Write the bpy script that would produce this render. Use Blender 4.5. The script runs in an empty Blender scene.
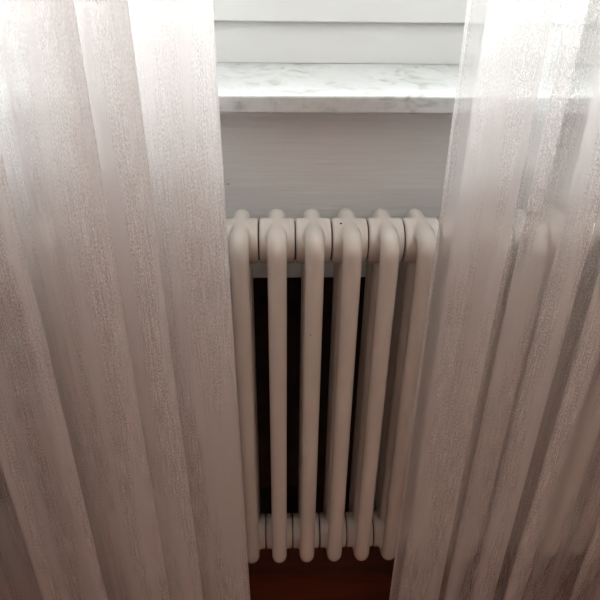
import bpy, bmesh, math, random
from mathutils import Vector, Matrix

# ------------------------------------------------------------------ camera
SC = bpy.context.scene
COL = SC.collection
CAM_Z = 1.10                                   # camera height above the floor; camera stands at x = y = 0
PITCH, ROLL, YAW, F = 0.51795, 0.01329, 0.04291, 601.42
cy_, sy_ = math.cos(YAW), math.sin(YAW)
FWD = Vector((sy_*math.cos(PITCH), cy_*math.cos(PITCH), -math.sin(PITCH)))
RGT = Vector((cy_, -sy_, 0)); UPV = RGT.cross(FWD)
cr, sr = math.cos(ROLL), math.sin(ROLL)
U2 = UPV*cr - RGT*sr                           # image y axis (up) in the world
R2 = RGT*cr + UPV*sr                           # image x axis in the world
cd = bpy.data.cameras.new('camera'); cam = bpy.data.objects.new('camera', cd); COL.objects.link(cam)
cd.sensor_width = 36; cd.lens = 36*F/600; cd.clip_start = 0.02; cd.clip_end = 200
M = Matrix((R2, U2, -FWD)).transposed().to_4x4(); M.translation = Vector((0, 0, CAM_Z))
cam.matrix_world = M
SC.camera = cam

def pix_at_y(px, py, Y):
    """the point on the vertical plane y = Y seen at pixel (px, py)"""
    d = R2*((px-300)/F) + U2*(-(py-300)/F) + FWD
    t = Y/d.y
    return Vector((d.x*t, Y, CAM_Z + d.z*t))

# ------------------------------------------------------------------ sky, light, exposure
W = bpy.data.worlds.new('overcast_sky'); SC.world = W; W.use_nodes = True
bg = W.node_tree.nodes['Background']
bg.inputs[0].default_value = (0.93, 0.97, 1.0, 1); bg.inputs[1].default_value = 4.0
SC.view_settings.view_transform = 'Standard'
SC.view_settings.look = 'None'
SC.view_settings.gamma = 1.0
SC.view_settings.use_curve_mapping = False
SC.view_settings.exposure = 2.37
SC.cycles.max_bounces = 14; SC.cycles.diffuse_bounces = 8; SC.cycles.transmission_bounces = 10
SC.cycles.transparent_max_bounces = 40
SC.cycles.use_denoising = True

# main dimensions (metres)
WALL_Y = 0.805
SILL_F, SILL_B, SILL_Z, SILL_T = 0.7161, 0.9605, CAM_Z - 0.1386, 0.020
JOINT_Z = CAM_Z - 0.0810
OX0, OX1, OZ1 = -0.66, 0.98, 2.32              # window opening
RX0, RX1, RY0, CEIL = -1.5, 1.9, -1.1, 2.5     # room
HUB_Y, HUB_T, HUB_B, PITCH_X = 0.7113, CAM_Z - 0.3174, CAM_Z - 0.8680, 0.046
SEAM0 = -0.02315
COL_D = 0.0484                                  # front and rear tubes stand this far from the hub axis
NX0, NX1, NZ0, NZ1, NY = -0.58, 0.72, 0.105, 0.680, 0.93      # unseen recess in the wall, added to darken the gaps between the tubes

pl = bpy.data.lights.new('window_portal', 'AREA'); pl.shape = 'RECTANGLE'
pl.size = OX1-OX0-0.02; pl.size_y = OZ1-SILL_Z-0.02
pl.cycles.is_portal = True
po = bpy.data.objects.new('window_portal', pl); COL.objects.link(po)
po.location = ((OX0+OX1)/2, 1.06, (SILL_Z+OZ1)/2); po.rotation_euler = (-math.pi/2, 0, 0)

# ------------------------------------------------------------------ material helpers
def mat(name):
    m = bpy.data.materials.new(name); m.use_nodes = True
    return m, m.node_tree.nodes, m.node_tree.links
def N(nt, t, **kw):
    n = nt.new(t)
    for k, v in kw.items(): setattr(n, k, v)
    return n
def ramp(nt, stops):
    r = nt.new('ShaderNodeValToRGB'); e = r.color_ramp.elements
    while len(e) < len(stops): e.new(0.5)
    for i, (p, c) in enumerate(stops):
        e[i].position = p; e[i].color = (*c, 1) if len(c) == 3 else c
    return r
def painted(name, col, rough=0.5, bump=0.0, scale=(60, 60, 60), spread=0.03, spec=0.5, detail=4):
    m, nt, ln = mat(name); b = nt['Principled BSDF']
    tc = N(nt, 'ShaderNodeTexCoord'); mp = N(nt, 'ShaderNodeMapping'); mp.inputs['Scale'].default_value = scale
    nz = N(nt, 'ShaderNodeTexNoise'); nz.inputs['Scale'].default_value = 1; nz.inputs['Detail'].default_value = detail
    ln.new(tc.outputs['Object'], mp.inputs[0]); ln.new(mp.outputs[0], nz.inputs[0])
    lo = tuple(c*(1-spread) for c in col); hi = tuple(min(1, c*(1+spread)) for c in col)
    r = ramp(nt, [(0.3, lo), (0.7, hi)]); ln.new(nz.outputs[0], r.inputs[0]); ln.new(r.outputs[0], b.inputs['Base Color'])
    b.inputs['Roughness'].default_value = rough; b.inputs['Specular IOR Level'].default_value = spec
    if bump:
        bp = N(nt, 'ShaderNodeBump'); bp.inputs['Strength'].default_value = bump; bp.inputs['Distance'].default_value = 0.002
        ln.new(nz.outputs[0], bp.inputs['Height']); ln.new(bp.outputs[0], b.inputs['Normal'])
    return m

M_WALL = painted('brushed_wall_paint', (0.76, 0.76, 0.765), 0.7, 0.55, (9, 9, 260), 0.03, 0.3)
M_ROOM = painted('room_wall_paint', (0.86, 0.75, 0.66), 0.8, 0.1, (40, 40, 40), 0.02, 0.3)
M_CEIL = painted('ceiling_paint', (0.86, 0.84, 0.81), 0.85, 0.0, (20, 20, 20), 0.02, 0.2)
M_FRAME = painted('window_frame_lacquer', (0.56, 0.56, 0.545), 0.4, 0.05, (15, 80, 80), 0.01)
M_RAD = painted('radiator_enamel', (0.68, 0.63, 0.585), 0.24, 0.04, (45, 45, 45), 0.02)
M_SEAM = painted('dark_joint_ring', (0.03, 0.028, 0.026), 0.7, 0, (50, 50, 50))
M_CHIP = painted('chipped_enamel_spot', (0.05, 0.045, 0.05), 0.8, 0, (500, 500, 500), 0.3)
M_TRACK = painted('curtain_track_white', (0.8, 0.8, 0.79), 0.4, 0, (30, 30, 30))
M_GASKET = painted('grey_window_gasket', (0.10, 0.10, 0.10), 0.6, 0, (60, 60, 60))

def wood(name, a, b_, rough, axis_scale):
    m, nt, ln = mat(name); b = nt['Principled BSDF']
    tc = N(nt, 'ShaderNodeTexCoord'); mp = N(nt, 'ShaderNodeMapping'); mp.inputs['Scale'].default_value = axis_scale
    oi = N(nt, 'ShaderNodeObjectInfo'); ad = N(nt, 'ShaderNodeVectorMath', operation='ADD')
    ml = N(nt, 'ShaderNodeMath', operation='MULTIPLY'); ml.inputs[1].default_value = 17.0
    ln.new(oi.outputs['Random'], ml.inputs[0])
    nz = N(nt, 'ShaderNodeTexNoise'); nz.inputs['Scale'].default_value = 1; nz.inputs['Detail'].default_value = 6
    nz.inputs['Distortion'].default_value = 0.6
    ln.new(tc.outputs['Object'], mp.inputs[0]); ln.new(mp.outputs[0], ad.inputs[0]); ln.new(ml.outputs[0], ad.inputs[1])
    ln.new(ad.outputs[0], nz.inputs[0])
    r = ramp(nt, [(0.3, a), (0.7, b_)]); ln.new(nz.outputs[0], r.inputs[0]); ln.new(r.outputs[0], b.inputs['Base Color'])
    b.inputs['Roughness'].default_value = rough
    bp = N(nt, 'ShaderNodeBump'); bp.inputs['Strength'].default_value = 0.15; bp.inputs['Distance'].default_value = 0.001
    ln.new(nz.outputs[0], bp.inputs['Height']); ln.new(bp.outputs[0], b.inputs['Normal'])
    return m
M_FLOOR = wood('red_brown_floorboard', (0.12, 0.022, 0.007), (0.20, 0.042, 0.014), 0.5, (3, 45, 45))
M_ADDED_DADO = wood('added_red_brown_panel', (0.20, 0.052, 0.020), (0.28, 0.078, 0.032), 0.5, (30, 30, 2))  # colour of the added panelling, reddens bounce light near the floor
M_ADDED_LINING = wood('added_recess_board', (0.035, 0.022, 0.016), (0.06, 0.038, 0.028), 0.8, (20, 20, 20))  # dark board for the added recess, blackens the view between tubes
M_SKIRT = wood('dark_skirting_wood', (0.075, 0.026, 0.016), (0.12, 0.045, 0.028), 0.45, (3, 45, 45))

def marble():
    m, nt, ln = mat('white_grey_marble'); b = nt['Principled BSDF']
    tc = N(nt, 'ShaderNodeTexCoord'); mp = N(nt, 'ShaderNodeMapping'); mp.inputs['Scale'].default_value = (30, 20, 34)
    ln.new(tc.outputs['Object'], mp.inputs[0])
    n1 = N(nt, 'ShaderNodeTexNoise'); n1.inputs['Scale'].default_value = 1.0; n1.inputs['Detail'].default_value = 7; n1.inputs['Roughness'].default_value = 0.6; n1.inputs['Distortion'].default_value = 1.4
    ln.new(mp.outputs[0], n1.inputs[0])
    n2 = N(nt, 'ShaderNodeTexNoise'); n2.inputs['Scale'].default_value = 0.45; n2.inputs['Detail'].default_value = 3; n2.inputs['Distortion'].default_value = 0.8
    ln.new(mp.outputs[0], n2.inputs[0])
    r1 = ramp(nt, [(0.33, (0.30, 0.305, 0.28)), (0.47, (0.46, 0.46, 0.445)), (0.58, (0.52, 0.52, 0.51))])
    r2 = ramp(nt, [(0.40, (0, 0, 0)), (0.62, (0.8, 0.8, 0.8))])
    ln.new(n1.outputs[0], r1.inputs[0]); ln.new(n2.outputs[0], r2.inputs[0])
    mx = N(nt, 'ShaderNodeMix', data_type='RGBA'); mx.inputs[7].default_value = (0.52, 0.52, 0.51, 1)
    ln.new(r2.outputs[0], mx.inputs[0]); ln.new(r1.outputs[0], mx.inputs[6])
    ln.new(mx.outputs[2], b.inputs['Base Color']); b.inputs['Roughness'].default_value = 0.5; b.inputs['Specular IOR Level'].default_value = 0.25
    return m
M_MARBLE = marble()

def glass():
    m, nt, ln = mat('window_glass'); nt.remove(nt['Principled BSDF'])
    t = N(nt, 'ShaderNodeBsdfTransparent'); t.inputs[0].default_value = (0.93, 0.95, 0.94, 1)
    g = N(nt, 'ShaderNodeBsdfGlossy'); g.inputs['Roughness'].default_value = 0.0
    fr = N(nt, 'ShaderNodeFresnel'); fr.inputs[0].default_value = 1.45
    mx = N(nt, 'ShaderNodeMixShader'); ln.new(fr.outputs[0], mx.inputs[0]); ln.new(t.outputs[0], mx.inputs[1]); ln.new(g.outputs[0], mx.inputs[2])
    ln.new(mx.outputs[0], nt['Material Output'].inputs[0])
    return m
M_GLASS = glass()

def sheer(name, base, amp, through, col=(0.92, 0.90, 0.895)):
    """loose-woven voile: yarns that scatter light both ways, open pores between them; u runs across, v down (metres)"""
    m, nt, ln = mat(name); nt.remove(nt['Principled BSDF'])
    uv = N(nt, 'ShaderNodeUVMap'); uv.uv_map = 'weave'
    def noise(sx, sy, detail=2, dist=0.0, rough=0.5, rot=0.0):
        mp = N(nt, 'ShaderNodeMapping'); mp.inputs['Scale'].default_value = (sx, sy, 1); mp.inputs['Rotation'].default_value = (0, 0, rot)
        nz = N(nt, 'ShaderNodeTexNoise', noise_dimensions='2D'); nz.inputs['Scale'].default_value = 1
        nz.inputs['Detail'].default_value = detail; nz.inputs['Distortion'].default_value = dist; nz.inputs['Roughness'].default_value = rough
        ln.new(uv.outputs[0], mp.inputs[0]); ln.new(mp.outputs[0], nz.inputs[0]); return nz.outputs[0]
    def math_(op, a, b=None, clamp=False):
        n = N(nt, 'ShaderNodeMath', operation=op, use_clamp=clamp)
        for i, x in enumerate((a, b)):
            if x is None: continue
            if isinstance(x, (int, float)): n.inputs[i].default_value = x
            else: ln.new(x, n.inputs[i])
        return n.outputs[0]
    fine = noise(800, 360, 2, 0.2, 0.6, 0.12)   # short slanting slubs
    warp = noise(520, 26, 1)                    # warp yarns
    zone = noise(38, 3.0, 1)                    # bands of looser weave
    zr = N(nt, 'ShaderNodeMapRange'); zr.inputs['From Min'].default_value = 0.36; zr.inputs['From Max'].default_value = 0.62
    zr.inputs['To Min'].default_value = 0.08; zr.inputs['To Max'].default_value = 1.0
    ln.new(zone, zr.inputs['Value'])
    f = math_('SUBTRACT', fine, 0.5); w = math_('MULTIPLY', math_('SUBTRACT', warp, 0.5), 0.45)
    s = math_('MULTIPLY', math_('ADD', f, w), math_('MULTIPLY', zr.outputs[0], amp))
    op = math_('ADD', math_('SUBTRACT', base, math_('MULTIPLY', zr.outputs[0], 0.10)), s, True)
    d = N(nt, 'ShaderNodeBsdfDiffuse'); t = N(nt, 'ShaderNodeBsdfTranslucent'); tr = N(nt, 'ShaderNodeBsdfTransparent')
    d.inputs[0].default_value = (*col, 1); t.inputs[0].default_value = (*col, 1)
    m1 = N(nt, 'ShaderNodeMixShader'); m1.inputs[0].default_value = through
    ln.new(d.outputs[0], m1.inputs[1]); ln.new(t.outputs[0], m1.inputs[2])
    m2 = N(nt, 'ShaderNodeMixShader'); ln.new(op, m2.inputs[0]); ln.new(tr.outputs[0], m2.inputs[1]); ln.new(m1.outputs[0], m2.inputs[2])
    ln.new(m2.outputs[0], nt['Material Output'].inputs[0])
    return m
M_SHEER = sheer('white_sheer_voile', 0.62, 1.0, 0.41)
M_LOOSE = sheer('loose_sheer_voile', 0.48, 1.1, 0.30)
M_HEM = sheer('white_sheer_hem', 0.6, 0.8, 0.36)

# ------------------------------------------------------------------ mesh helpers
def box(bm, x0, x1, y0, y1, z0, z1, bevel=0.0, seg=2):
    vs = [bm.verts.new((x, y, z)) for x in (x0, x1) for y in (y0, y1) for z in (z0, z1)]
    fs = [(0, 1, 3, 2), (4, 6, 7, 5), (0, 4, 5, 1), (2, 3, 7, 6), (0, 2, 6, 4), (1, 5, 7, 3)]
    faces = [bm.faces.new([vs[i] for i in f]) for f in fs]
    if bevel:
        es = list({e for f in faces for e in f.edges})
        bmesh.ops.bevel(bm, geom=es, offset=bevel, segments=seg, profile=0.5, affect='EDGES')
def link(name, bm, material, parent=None, smooth=False, loc=None):
    me = bpy.data.meshes.new(name); bmesh.ops.recalc_face_normals(bm, faces=bm.faces[:]); bm.to_mesh(me); bm.free()
    me.materials.append(material)
    if smooth:
        for p in me.polygons: p.use_smooth = True
    o = bpy.data.objects.new(name, me); COL.objects.link(o)
    if parent: o.parent = parent
    if loc: o.location = loc
    return o
def boxobj(name, dims, material, parent=None, bevel=0.0, seg=2):
    bm = bmesh.new(); box(bm, *dims, bevel=bevel, seg=seg); return link(name, bm, material, parent)
def struct(o, label, cat):
    o['kind'] = 'structure'; o['label'] = label; o['category'] = cat; return o
def thing(name, label, cat, loc=(0, 0, 0), group=None):
    o = bpy.data.objects.new(name, None); COL.objects.link(o); o.location = loc
    o['label'] = label; o['category'] = cat
    if group: o['group'] = group
    return o
def cyl_x(bm, x0, x1, y, z, r, seg=40, bev=0.0):
    ring = [(x0, r-bev), (x0+bev, r), (x1-bev, r), (x1, r-bev)] if bev else [(x0, r), (x1, r)]
    rows = [[bm.verts.new((x, y+rr*math.cos(2*math.pi*k/seg), z+rr*math.sin(2*math.pi*k/seg))) for k in range(seg)] for x, rr in ring]
    for a, b in zip(rows, rows[1:]):
        for k in range(seg): bm.faces.new((a[k], a[(k+1) % seg], b[(k+1) % seg], b[k]))
    bm.faces.new(rows[0]); bm.faces.new(rows[-1])
def tube(bm, pts, rad, seg=20, closed=False):
    rows = []; n = len(pts); rr = rad if isinstance(rad, list) else [rad]*n
    for i, p in enumerate(pts):
        a = pts[(i-1) % n] if closed or i else pts[0]; b = pts[(i+1) % n] if closed or i < n-1 else pts[-1]
        t = (Vector(b)-Vector(a)).normalized()
        s = Vector((1, 0, 0)) if abs(t.x) < 0.9 else Vector((0, 0, 1))
        u = (s - t*s.dot(t)).normalized(); v = t.cross(u); r = rr[i]
        rows.append([bm.verts.new(Vector(p)+u*r*math.cos(2*math.pi*k/seg)+v*r*math.sin(2*math.pi*k/seg)) for k in range(seg)])
    for i in range(n if closed else n-1):
        a, b = rows[i], rows[(i+1) % n]
        for k in range(seg): bm.faces.new((a[k], a[(k+1) % seg], b[(k+1) % seg], b[k]))
    if not closed: bm.faces.new(rows[0]); bm.faces.new(rows[-1])

def catmull(P, n=8):
    out = []
    for i in range(len(P)-1):
        p0 = P[max(i-1, 0)]; p1 = P[i]; p2 = P[i+1]; p3 = P[min(i+2, len(P)-1)]
        for k in range(n):
            t = k/n
            out.append(tuple(0.5*((2*b)+(-a+c)*t+(2*a-5*b+4*c-d)*t*t+(-a+3*b-3*c+d)*t**3) for a, b, c, d in zip(p0, p1, p2, p3)))
    out.append(P[-1]); return out

# ------------------------------------------------------------------ room shell
bm = bmesh.new()
Y1 = 1.10
box(bm, RX0, RX1, WALL_Y, Y1, NZ1, SILL_Z-SILL_T)
box(bm, RX0, RX1, WALL_Y, Y1, 0, NZ0)
box(bm, RX0, NX0, WALL_Y, Y1, NZ0, NZ1)
box(bm, NX1, RX1, WALL_Y, Y1, NZ0, NZ1)
box(bm, NX0, NX1, NY, Y1, NZ0, NZ1)
box(bm, RX0, OX0, WALL_Y, Y1, SILL_Z-SILL_T, CEIL)
box(bm, OX1, RX1, WALL_Y, Y1, SILL_Z-SILL_T, CEIL)
box(bm, OX0, OX1, WALL_Y, Y1, OZ1, CEIL)
struct(link('wall_back', bm, M_WALL), 'grey-white painted wall with brush marks below the marble sill', 'wall')
struct(boxobj('wall_left', (RX0-0.1, RX0, RY0, Y1, 0, CEIL), M_ROOM), 'cream side wall of the room left of the window', 'wall')
struct(boxobj('wall_right', (RX1, RX1+0.1, RY0, Y1, 0, CEIL), M_ROOM), 'cream side wall of the room right of the window', 'wall')
struct(boxobj('wall_front', (RX0-0.1, RX1+0.1, RY0-0.1, RY0, 0, CEIL), M_ROOM), 'cream wall of the room facing the window', 'wall')  # unseen wall, drawn in close behind the camera to shape the light
DZ = 1.35                                        # height of unseen panelling, added to keep the low light warm and dim
for par, dims in (('wall_left', (RX0, RX0+0.015, RY0, WALL_Y-0.02, 0, DZ)), ('wall_right', (RX1-0.015, RX1, RY0, WALL_Y-0.02, 0, DZ)), ('wall_front', (RX0+0.015, RX1-0.015, RY0, RY0+0.015, 0, DZ))):
    boxobj('added_panelling', dims, M_ADDED_DADO, bpy.data.objects[par], 0.003)
struct(boxobj('ceiling', (RX0-0.1, RX1+0.1, RY0-0.1, Y1, CEIL, CEIL+0.1), M_CEIL), 'white ceiling above the window', 'ceiling')
floor = struct(boxobj('floor', (RX0-0.1, RX1+0.1, RY0-0.1, Y1, -0.1, -0.012), M_SEAM), 'dark red-brown wooden floor under the radiator', 'floor')
pw = 0.115; k = 0; plank_meshes = {}
random.seed(4)
y = WALL_Y
while y > RY0+0.01:
    off = random.uniform(0.6, 1.9); x = RX0
    y0 = max(RY0, y-pw)
    cuts = [RX0, RX0+off, RX0+off+1.6, RX1] if RX0+off+1.6 < RX1-0.2 else [RX0, RX0+off, RX1]
    for a, b in zip(cuts, cuts[1:]):
        boxobj('plank', (a+0.0008, b-0.0008, y0+0.0008, y-0.0008, -0.012, 0.0), M_FLOOR, floor, bevel=0.0012, seg=1)
    y -= pw
# lining of the added recess; its dark colour deepens the shade behind the radiator
lin = thing('added_recess_lining', 'dark brown board lining an added recess that darkens the gaps behind the radiator', 'lining', (0, NY, NZ0)); lin['kind'] = 'structure'
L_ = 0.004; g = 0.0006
boxobj('back_board', (NX0+g, NX1-g, -L_, -g, g, NZ1-NZ0-g), M_ADDED_LINING, lin)
boxobj('bottom_board', (NX0+g, NX1-g, WALL_Y-NY+0.004, -L_-g, g, L_), M_ADDED_LINING, lin)
boxobj('top_board', (NX0+g, NX1-g, WALL_Y-NY+0.004, -L_-g, NZ1-NZ0-L_, NZ1-NZ0-g), M_ADDED_LINING, lin)
boxobj('side_board', (NX0+g, NX0+L_, WALL_Y-NY+0.004, -L_-g, L_+g, NZ1-NZ0-L_-g), M_ADDED_LINING, lin)
boxobj('side_board', (NX1-L_, NX1-g, WALL_Y-NY+0.004, -L_-g, L_+g, NZ1-NZ0-L_-g), M_ADDED_LINING, lin)
# skirting board with a quarter-round foot strip
bb = struct(boxobj('baseboard_back', (RX0, RX1, WALL_Y-0.016, WALL_Y, 0.0, 0.105), M_SKIRT, bevel=0.003), 'dark brown wooden skirting board along the floor under the radiator', 'baseboard')

# ------------------------------------------------------------------ window
win = thing('window_1', 'white lacquered window frame standing on the marble sill', 'window', (0, 0, 0)); win['kind'] = 'structure'
FB = SILL_B+0.075
boxobj('bottom_frame_rail', (OX0, OX1, SILL_B, FB, SILL_Z, JOINT_Z+0.02), M_FRAME, win, 0.0015)
for a, b in ((OX0, OX0+0.055), (OX1-0.055, OX1)):
    boxobj('side_frame_post', (a, b, SILL_B, FB, JOINT_Z+0.02, OZ1), M_FRAME, win, 0.0015)
boxobj('top_frame_rail', (OX0+0.055, OX1-0.055, SILL_B, FB, OZ1-0.055, OZ1), M_FRAME, win, 0.0015)
SX0, SX1, SZ0, SZ1 = OX0+0.042, OX1-0.042, JOINT_Z, OZ1-0.042
SY0, SY1 = SILL_B-0.012, SILL_B-0.0005
sash = boxobj('sash', (SX0, SX1, SY0, SY1, SZ0, SZ0+0.078), M_FRAME, win, 0.002, 3); sash.name = 'sash_bottom_rail'
for a, b in ((SX0, SX0+0.078), (SX1-0.078, SX1)):
    boxobj('sash_stile', (a, b, SY0, SY1, SZ0+0.078, SZ1-0.078), M_FRAME, win, 0.002)
boxobj('sash_top_rail', (SX0, SX1, SY0, SY1, SZ1-0.078, SZ1), M_FRAME, win, 0.002)
boxobj('glass_pane', (SX0+0.07, SX1-0.07, SILL_B+0.03, SILL_B+0.034, SZ0+0.03, SZ1-0.06), M_GLASS, win)

# ------------------------------------------------------------------ marble sill
bm = bmesh.new(); box(bm, OX0+0.001, OX1-0.001, SILL_F, FB, SILL_Z-SILL_T, SILL_Z, 0.0025, 3)
sill = link('window_sill', bm, M_MARBLE)
sill['label'] = 'white marble window sill with grey-green veins above the radiator'; sill['category'] = 'window sill'

# ------------------------------------------------------------------ radiator
def section_mesh():
    d = COL_D; zt = HUB_T-HUB_B; bm = bmesh.new(); pts = []
    R, c = 0.018, 0.0180                         # bend radius of the tube and height of its arm over the hub axis
    for y0, z0, a0 in ((-d+R, zt+c-R, 180), (d-R, zt+c-R, 90), (d-R, -c+R+0.005, 0), (-d+R, -c+R+0.005, -90)):
        for k in range(9):
            t = math.radians(a0-90*k/8); pts.append((0, y0+R*math.cos(t), z0+R*math.sin(t)))
    rad_ = [0.0122]*len(pts)
    tube(bm, pts, rad_, 24, closed=True)
    tube(bm, [(0, 0, 0), (0, 0, zt)], 0.0122, 24)   # middle tube
    me = bpy.data.meshes.new('t'); bm.to_mesh(me); bm.free()
    bm = bmesh.new(); bm.from_mesh(me)
    for z in (0, zt): cyl_x(bm, -0.0223, 0.0223, 0, z, 0.0290, 48, 0.0015)
    bm.to_mesh(me); bm.free()
    o = bpy.data.objects.new('t', me); COL.objects.link(o)
    m = o.modifiers.new('r', 'REMESH'); m.mode = 'VOXEL'; m.voxel_size = 0.0016
    s = o.modifiers.new('s', 'SMOOTH'); s.factor = 0.5; s.iterations = 5
    dg = bpy.context.evaluated_depsgraph_get(); dg.update()
    out = bpy.data.meshes.new_from_object(o.evaluated_get(dg), depsgraph=dg)
    bpy.data.objects.remove(o); bpy.data.meshes.remove(me)
    out.name = 'section'; out.materials.clear(); out.materials.append(M_RAD)
    for p in out.polygons: p.use_smooth = True
    return out
SEC = section_mesh()
rad = thing('radiator', 'cream-white tubular column radiator mounted below the marble window sill', 'radiator', (0.2, HUB_Y, 0.1))
IMIN, IMAX = -5, 13                              # section i has its tubes at SEAM0 - 0.023 + 0.046 i
bm = bmesh.new(); cyl_x(bm, -0.0012, 0.0012, 0, 0, 0.0250, 36)
RING = bpy.data.meshes.new('joint_ring'); bmesh.ops.recalc_face_normals(bm, faces=bm.faces[:]); bm.to_mesh(RING); bm.free(); RING.materials.append(M_SEAM)
secs = {}
for i in range(IMIN, IMAX+1):
    x = SEAM0-0.023+PITCH_X*i
    o = bpy.data.objects.new('section', SEC); COL.objects.link(o); o.parent = rad
    o.location = (x-0.2, 0, HUB_B-0.1); secs[i] = o
    if i < IMAX:
        for z in (0, HUB_T-HUB_B):
            r = bpy.data.objects.new('joint_ring', RING); COL.objects.link(r); r.parent = o; r.location = (PITCH_X/2, 0, z)
xl, xr = SEAM0-0.046-0.0005+PITCH_X*IMIN, SEAM0+PITCH_X*IMAX
bm = bmesh.new(); cyl_x(bm, xl-0.02-0.2, xl+0.003-0.2, 0, HUB_T-0.1, 0.019, 6, 0.001); link('end_plug', bm, M_RAD, rad)
bm = bmesh.new(); cyl_x(bm, xl-0.02-0.2, xl+0.003-0.2, 0, HUB_B-0.1, 0.019, 6, 0.001); link('end_plug', bm, M_RAD, rad)
bm = bmesh.new(); cyl_x(bm, xr-0.003-0.2, xr+0.05-0.2, 0, HUB_B-0.1, 0.012, 20); tube(bm, [(xr+0.04-0.2, 0, HUB_B-0.1), (xr+0.04-0.2, 0, -0.1)], 0.009, 16); link('supply_pipe', bm, M_RAD, rad, True)
bm = bmesh.new(); cyl_x(bm, xr-0.003-0.2, xr+0.02-0.2, 0, HUB_T-0.1, 0.019, 6, 0.001); link('end_plug', bm, M_RAD, rad)
for i in (IMIN+2, IMAX-2):                       # wall brackets behind the top and bottom heads
    x = SEAM0+PITCH_X*i-0.2
    for z, yb in ((HUB_T, WALL_Y), (HUB_B, NY-0.004)):
        boxobj('bracket', (x-0.008, x+0.008, 0.0262, yb-HUB_Y-0.0012, z-0.1-0.034, z-0.1-0.029), M_RAD, rad)
# chipped spots in the enamel (small, irregular)
def chip(name, c, nrm, r, sec=None):
    bm = bmesh.new(); n = Vector(nrm).normalized(); u = n.orthogonal().normalized(); v = n.cross(u)
    rng = random.Random(int(r*1e7)); top = []; bot = []
    for k in range(9):
        a = 2*math.pi*k/9; rr = r*rng.uniform(0.6, 1.25)
        p = Vector(c)+u*rr*1.5*math.cos(a)+v*rr*math.sin(a)
        top.append(bm.verts.new(p+n*0.0004)); bot.append(bm.verts.new(p-n*0.0012))
    bm.faces.new(top); bm.faces.new(bot[::-1])
    for k in range(9): bm.faces.new((top[k], top[(k+1) % 9], bot[(k+1) % 9], bot[k]))
    return link(name, bm, M_CHIP, sec)

def ray(px, py):
    return (R2*((px-300)/F) + U2*(-(py-300)/F) + FWD).normalized()
def on_cylinder(d, p, q, ax, r):
    # first hit of a ray from the camera with a cylinder whose axis runs along ax through (p, q) of the other two axes
    i, j = [k for k in range(3) if k != ax]; o = Vector((0, 0, CAM_Z))
    A = d[i]**2+d[j]**2; B = d[i]*(o[i]-p)+d[j]*(o[j]-q); C = (o[i]-p)**2+(o[j]-q)**2-r*r
    t = (-B-math.sqrt(max(0, B*B-A*C)))/A
    h = o+d*t; n = Vector((0, 0, 0)); n[i] = h[i]-p; n[j] = h[j]-q
    return h, n
def child_keep(o, par):
    bpy.context.view_layer.update(); o.parent = par; o.matrix_parent_inverse = par.matrix_world.inverted()
h, n = on_cylinder(ray(341, 223.5), HUB_Y, HUB_T, 0, 0.0288)
child_keep(chip('paint_chip', h, n, 0.0014), secs[3])
h, n = on_cylinder(ray(310.5, 335), SEAM0-0.023+2*PITCH_X, HUB_Y-COL_D, 2, 0.0121)
child_keep(chip('paint_chip', h, n, 0.0007), secs[2])
child_keep(chip('nail_hole', pix_at_y(228.5, 184, WALL_Y), (0, -1, 0), 0.0011), bpy.data.objects['wall_back'])

# ------------------------------------------------------------------ curtains
def curtain(name, label, prof, row, lean, seed, hem_n, cloth):
    """prof: plan of the folded cloth as (pixel column on the given image row, distance y); the cloth hangs straight down"""
    pts = [(pix_at_y(px, row, Y).x, Y) for px, Y in prof]
    path = catmull(pts, 8)
    rng = random.Random(seed)
    root = thing(name, label, 'curtain', (sum(p[0] for p in path)/len(path), 0.6, 0.02))
    ox, oy, oz = root.location
    zs = [0.022, 0.06] + [0.06+(2.462-0.06)*k/46 for k in range(1, 47)]
    ph = [rng.uniform(0, 6.28) for _ in range(6)]
    # arc length
    u = [0]
    for a, b in zip(path, path[1:]): u.append(u[-1]+math.hypot(b[0]-a[0], b[1]-a[1]))
    def pos(j, z, push=0.0):
        x, y = path[j]; s = u[j]; h = (z-0.75)
        w = 0.0022*math.sin(7*s+2.1*z+ph[0])+0.0016*math.sin(19*s+3.3*z+ph[1])
        w2 = 0.0028*math.sin(9*s+1.7*z+ph[2])+0.0014*math.sin(23*s-2.9*z+ph[3])
        k = min(1.0, abs(h)*1.6)
        return (x + w*k + lean(x, z) - ox, y + w2*k*0.8 - push - oy, z-oz)
    def sheet(nm, js, zz, m, push=0.0):
        me = bpy.data.meshes.new(nm); V = []; Fc = []; UV = []
        for z in zz:
            for j in js: V.append(pos(j, z, push)); UV.append((u[j], z))
        n = len(js)
        for r in range(len(zz)-1):
            for c in range(n-1): Fc.append((r*n+c, r*n+c+1, (r+1)*n+c+1, (r+1)*n+c))
        me.from_pydata(V, [], Fc); l = me.uv_layers.new(name='weave')
        for lp in me.loops: l.data[lp.index].uv = UV[lp.vertex_index]
        for p in me.polygons: p.use_smooth = True
        me.materials.append(m); o = bpy.data.objects.new(nm, me); COL.objects.link(o); o.parent = root; return o
    J = list(range(len(path)))
    sheet('fabric', J, zs, cloth)
    sheet('bottom_hem', J, [0.022, 0.06, 0.10], M_HEM, 0.0008)
    sheet('heading_tape', J, [2.40, 2.43, 2.462], M_HEM, 0.0008)
    # turned edge along the side
    if hem_n:
        sheet('side_hem', [j for j in J if u[j] <= hem_n], zs, M_HEM, 0.0008)
    return root

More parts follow.
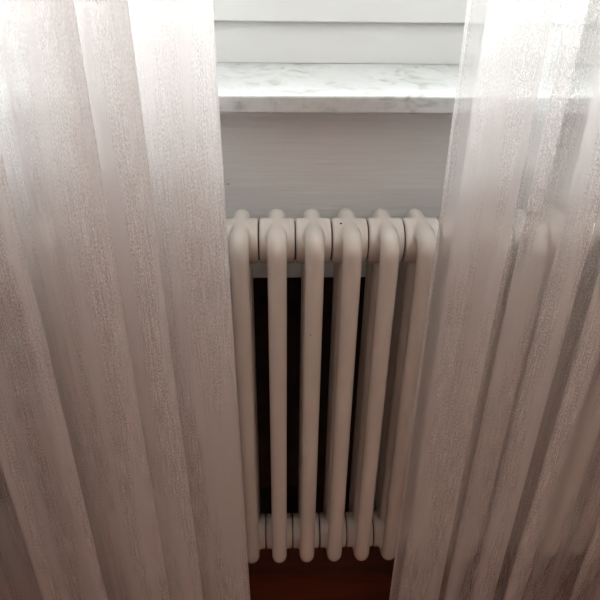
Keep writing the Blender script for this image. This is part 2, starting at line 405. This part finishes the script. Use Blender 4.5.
LEFT = [(132, .638), (165, .632), (205, .622), (222, .612), (227, .600), (222, .590), (205, .584), (185, .582), (168, .592), (148, .612), (122, .627), (108, .626),
        (120, .613), (145, .595), (157, .580), (156, .570), (145, .562), (128, .563), (112, .578), (97, .602), (74, .619), (62, .620),
        (76, .606), (101, .589), (113, .574), (110, .563), (95, .556), (75, .560), (58, .566), (46, .574), (38, .594), (24, .616), (14, .622),
        (8, .612), (18, .590), (25, .574), (18, .563), (2, .560), (-14, .566), (-30, .570), (-48, .562), (-62, .564), (-67, .575), (-56, .598), (-48, .616),
        (-70, .628), (-105, .622), (-125, .596), (-145, .572), (-175, .568), (-200, .590), (-190, .612), (-215, .628), (-250, .610), (-275, .58), (-310, .575), (-345, .60)]
LEFT = [(-52, .640), (-30, .635), (0, .632), (60, .636), (110, .632), (150, .636), (200, .633), (223, .630), (226, .622), (215, .618), (170, .618), (140, .622), (130, .620)] + [(px, Y-0.014) for px, Y in LEFT]
RIGHT = [(435, .606), (452, .592), (472, .584), (496, .585), (505, .593), (507, .602), (497, .609), (470, .611), (453, .615), (456, .622), (485, .627), (515, .625), (531, .619), (533, .611),
         (524, .606), (518, .600), (526, .592), (545, .585), (562, .578), (578, .577), (588, .585), (580, .596), (562, .606), (556, .614), (575, .623), (605, .618), (625, .608), (631, .597),
         (618, .592), (606, .586), (612, .578), (640, .580), (670, .598), (698, .612), (712, .604), (700, .590), (705, .578), (735, .570), (765, .585), (790, .61), (820, .62), (850, .59)]
curtain('sheer_curtain', 'gathered white sheer curtain with many dense folds, hanging left of the radiator gap', LEFT, 250,
        lambda x, z: max(0.0, (x+0.30)/0.25)*0.010*max(-1, (0.95-z)), 3, 0.0, M_SHEER)
curtain('sheer_curtain', 'see-through white sheer curtain on the right with the radiator showing through it', RIGHT, 250,
        lambda x, z: 0.0, 8, 0.004, M_LOOSE)
# ceiling track the curtains hang from
tr = thing('curtain_track', 'slim white curtain track fixed under the ceiling', 'curtain track', (0.15, 0.6, 2.47))
boxobj('rail', (-1.5, 1.5, -0.055, 0.045, -0.008, 0.03), M_TRACK, tr, 0.002)
for s in (-1, 1): boxobj('end_cap', (s*1.5-0.006, s*1.5+0.006, -0.058, 0.048, -0.010, 0.03), M_TRACK, tr, 0.002)
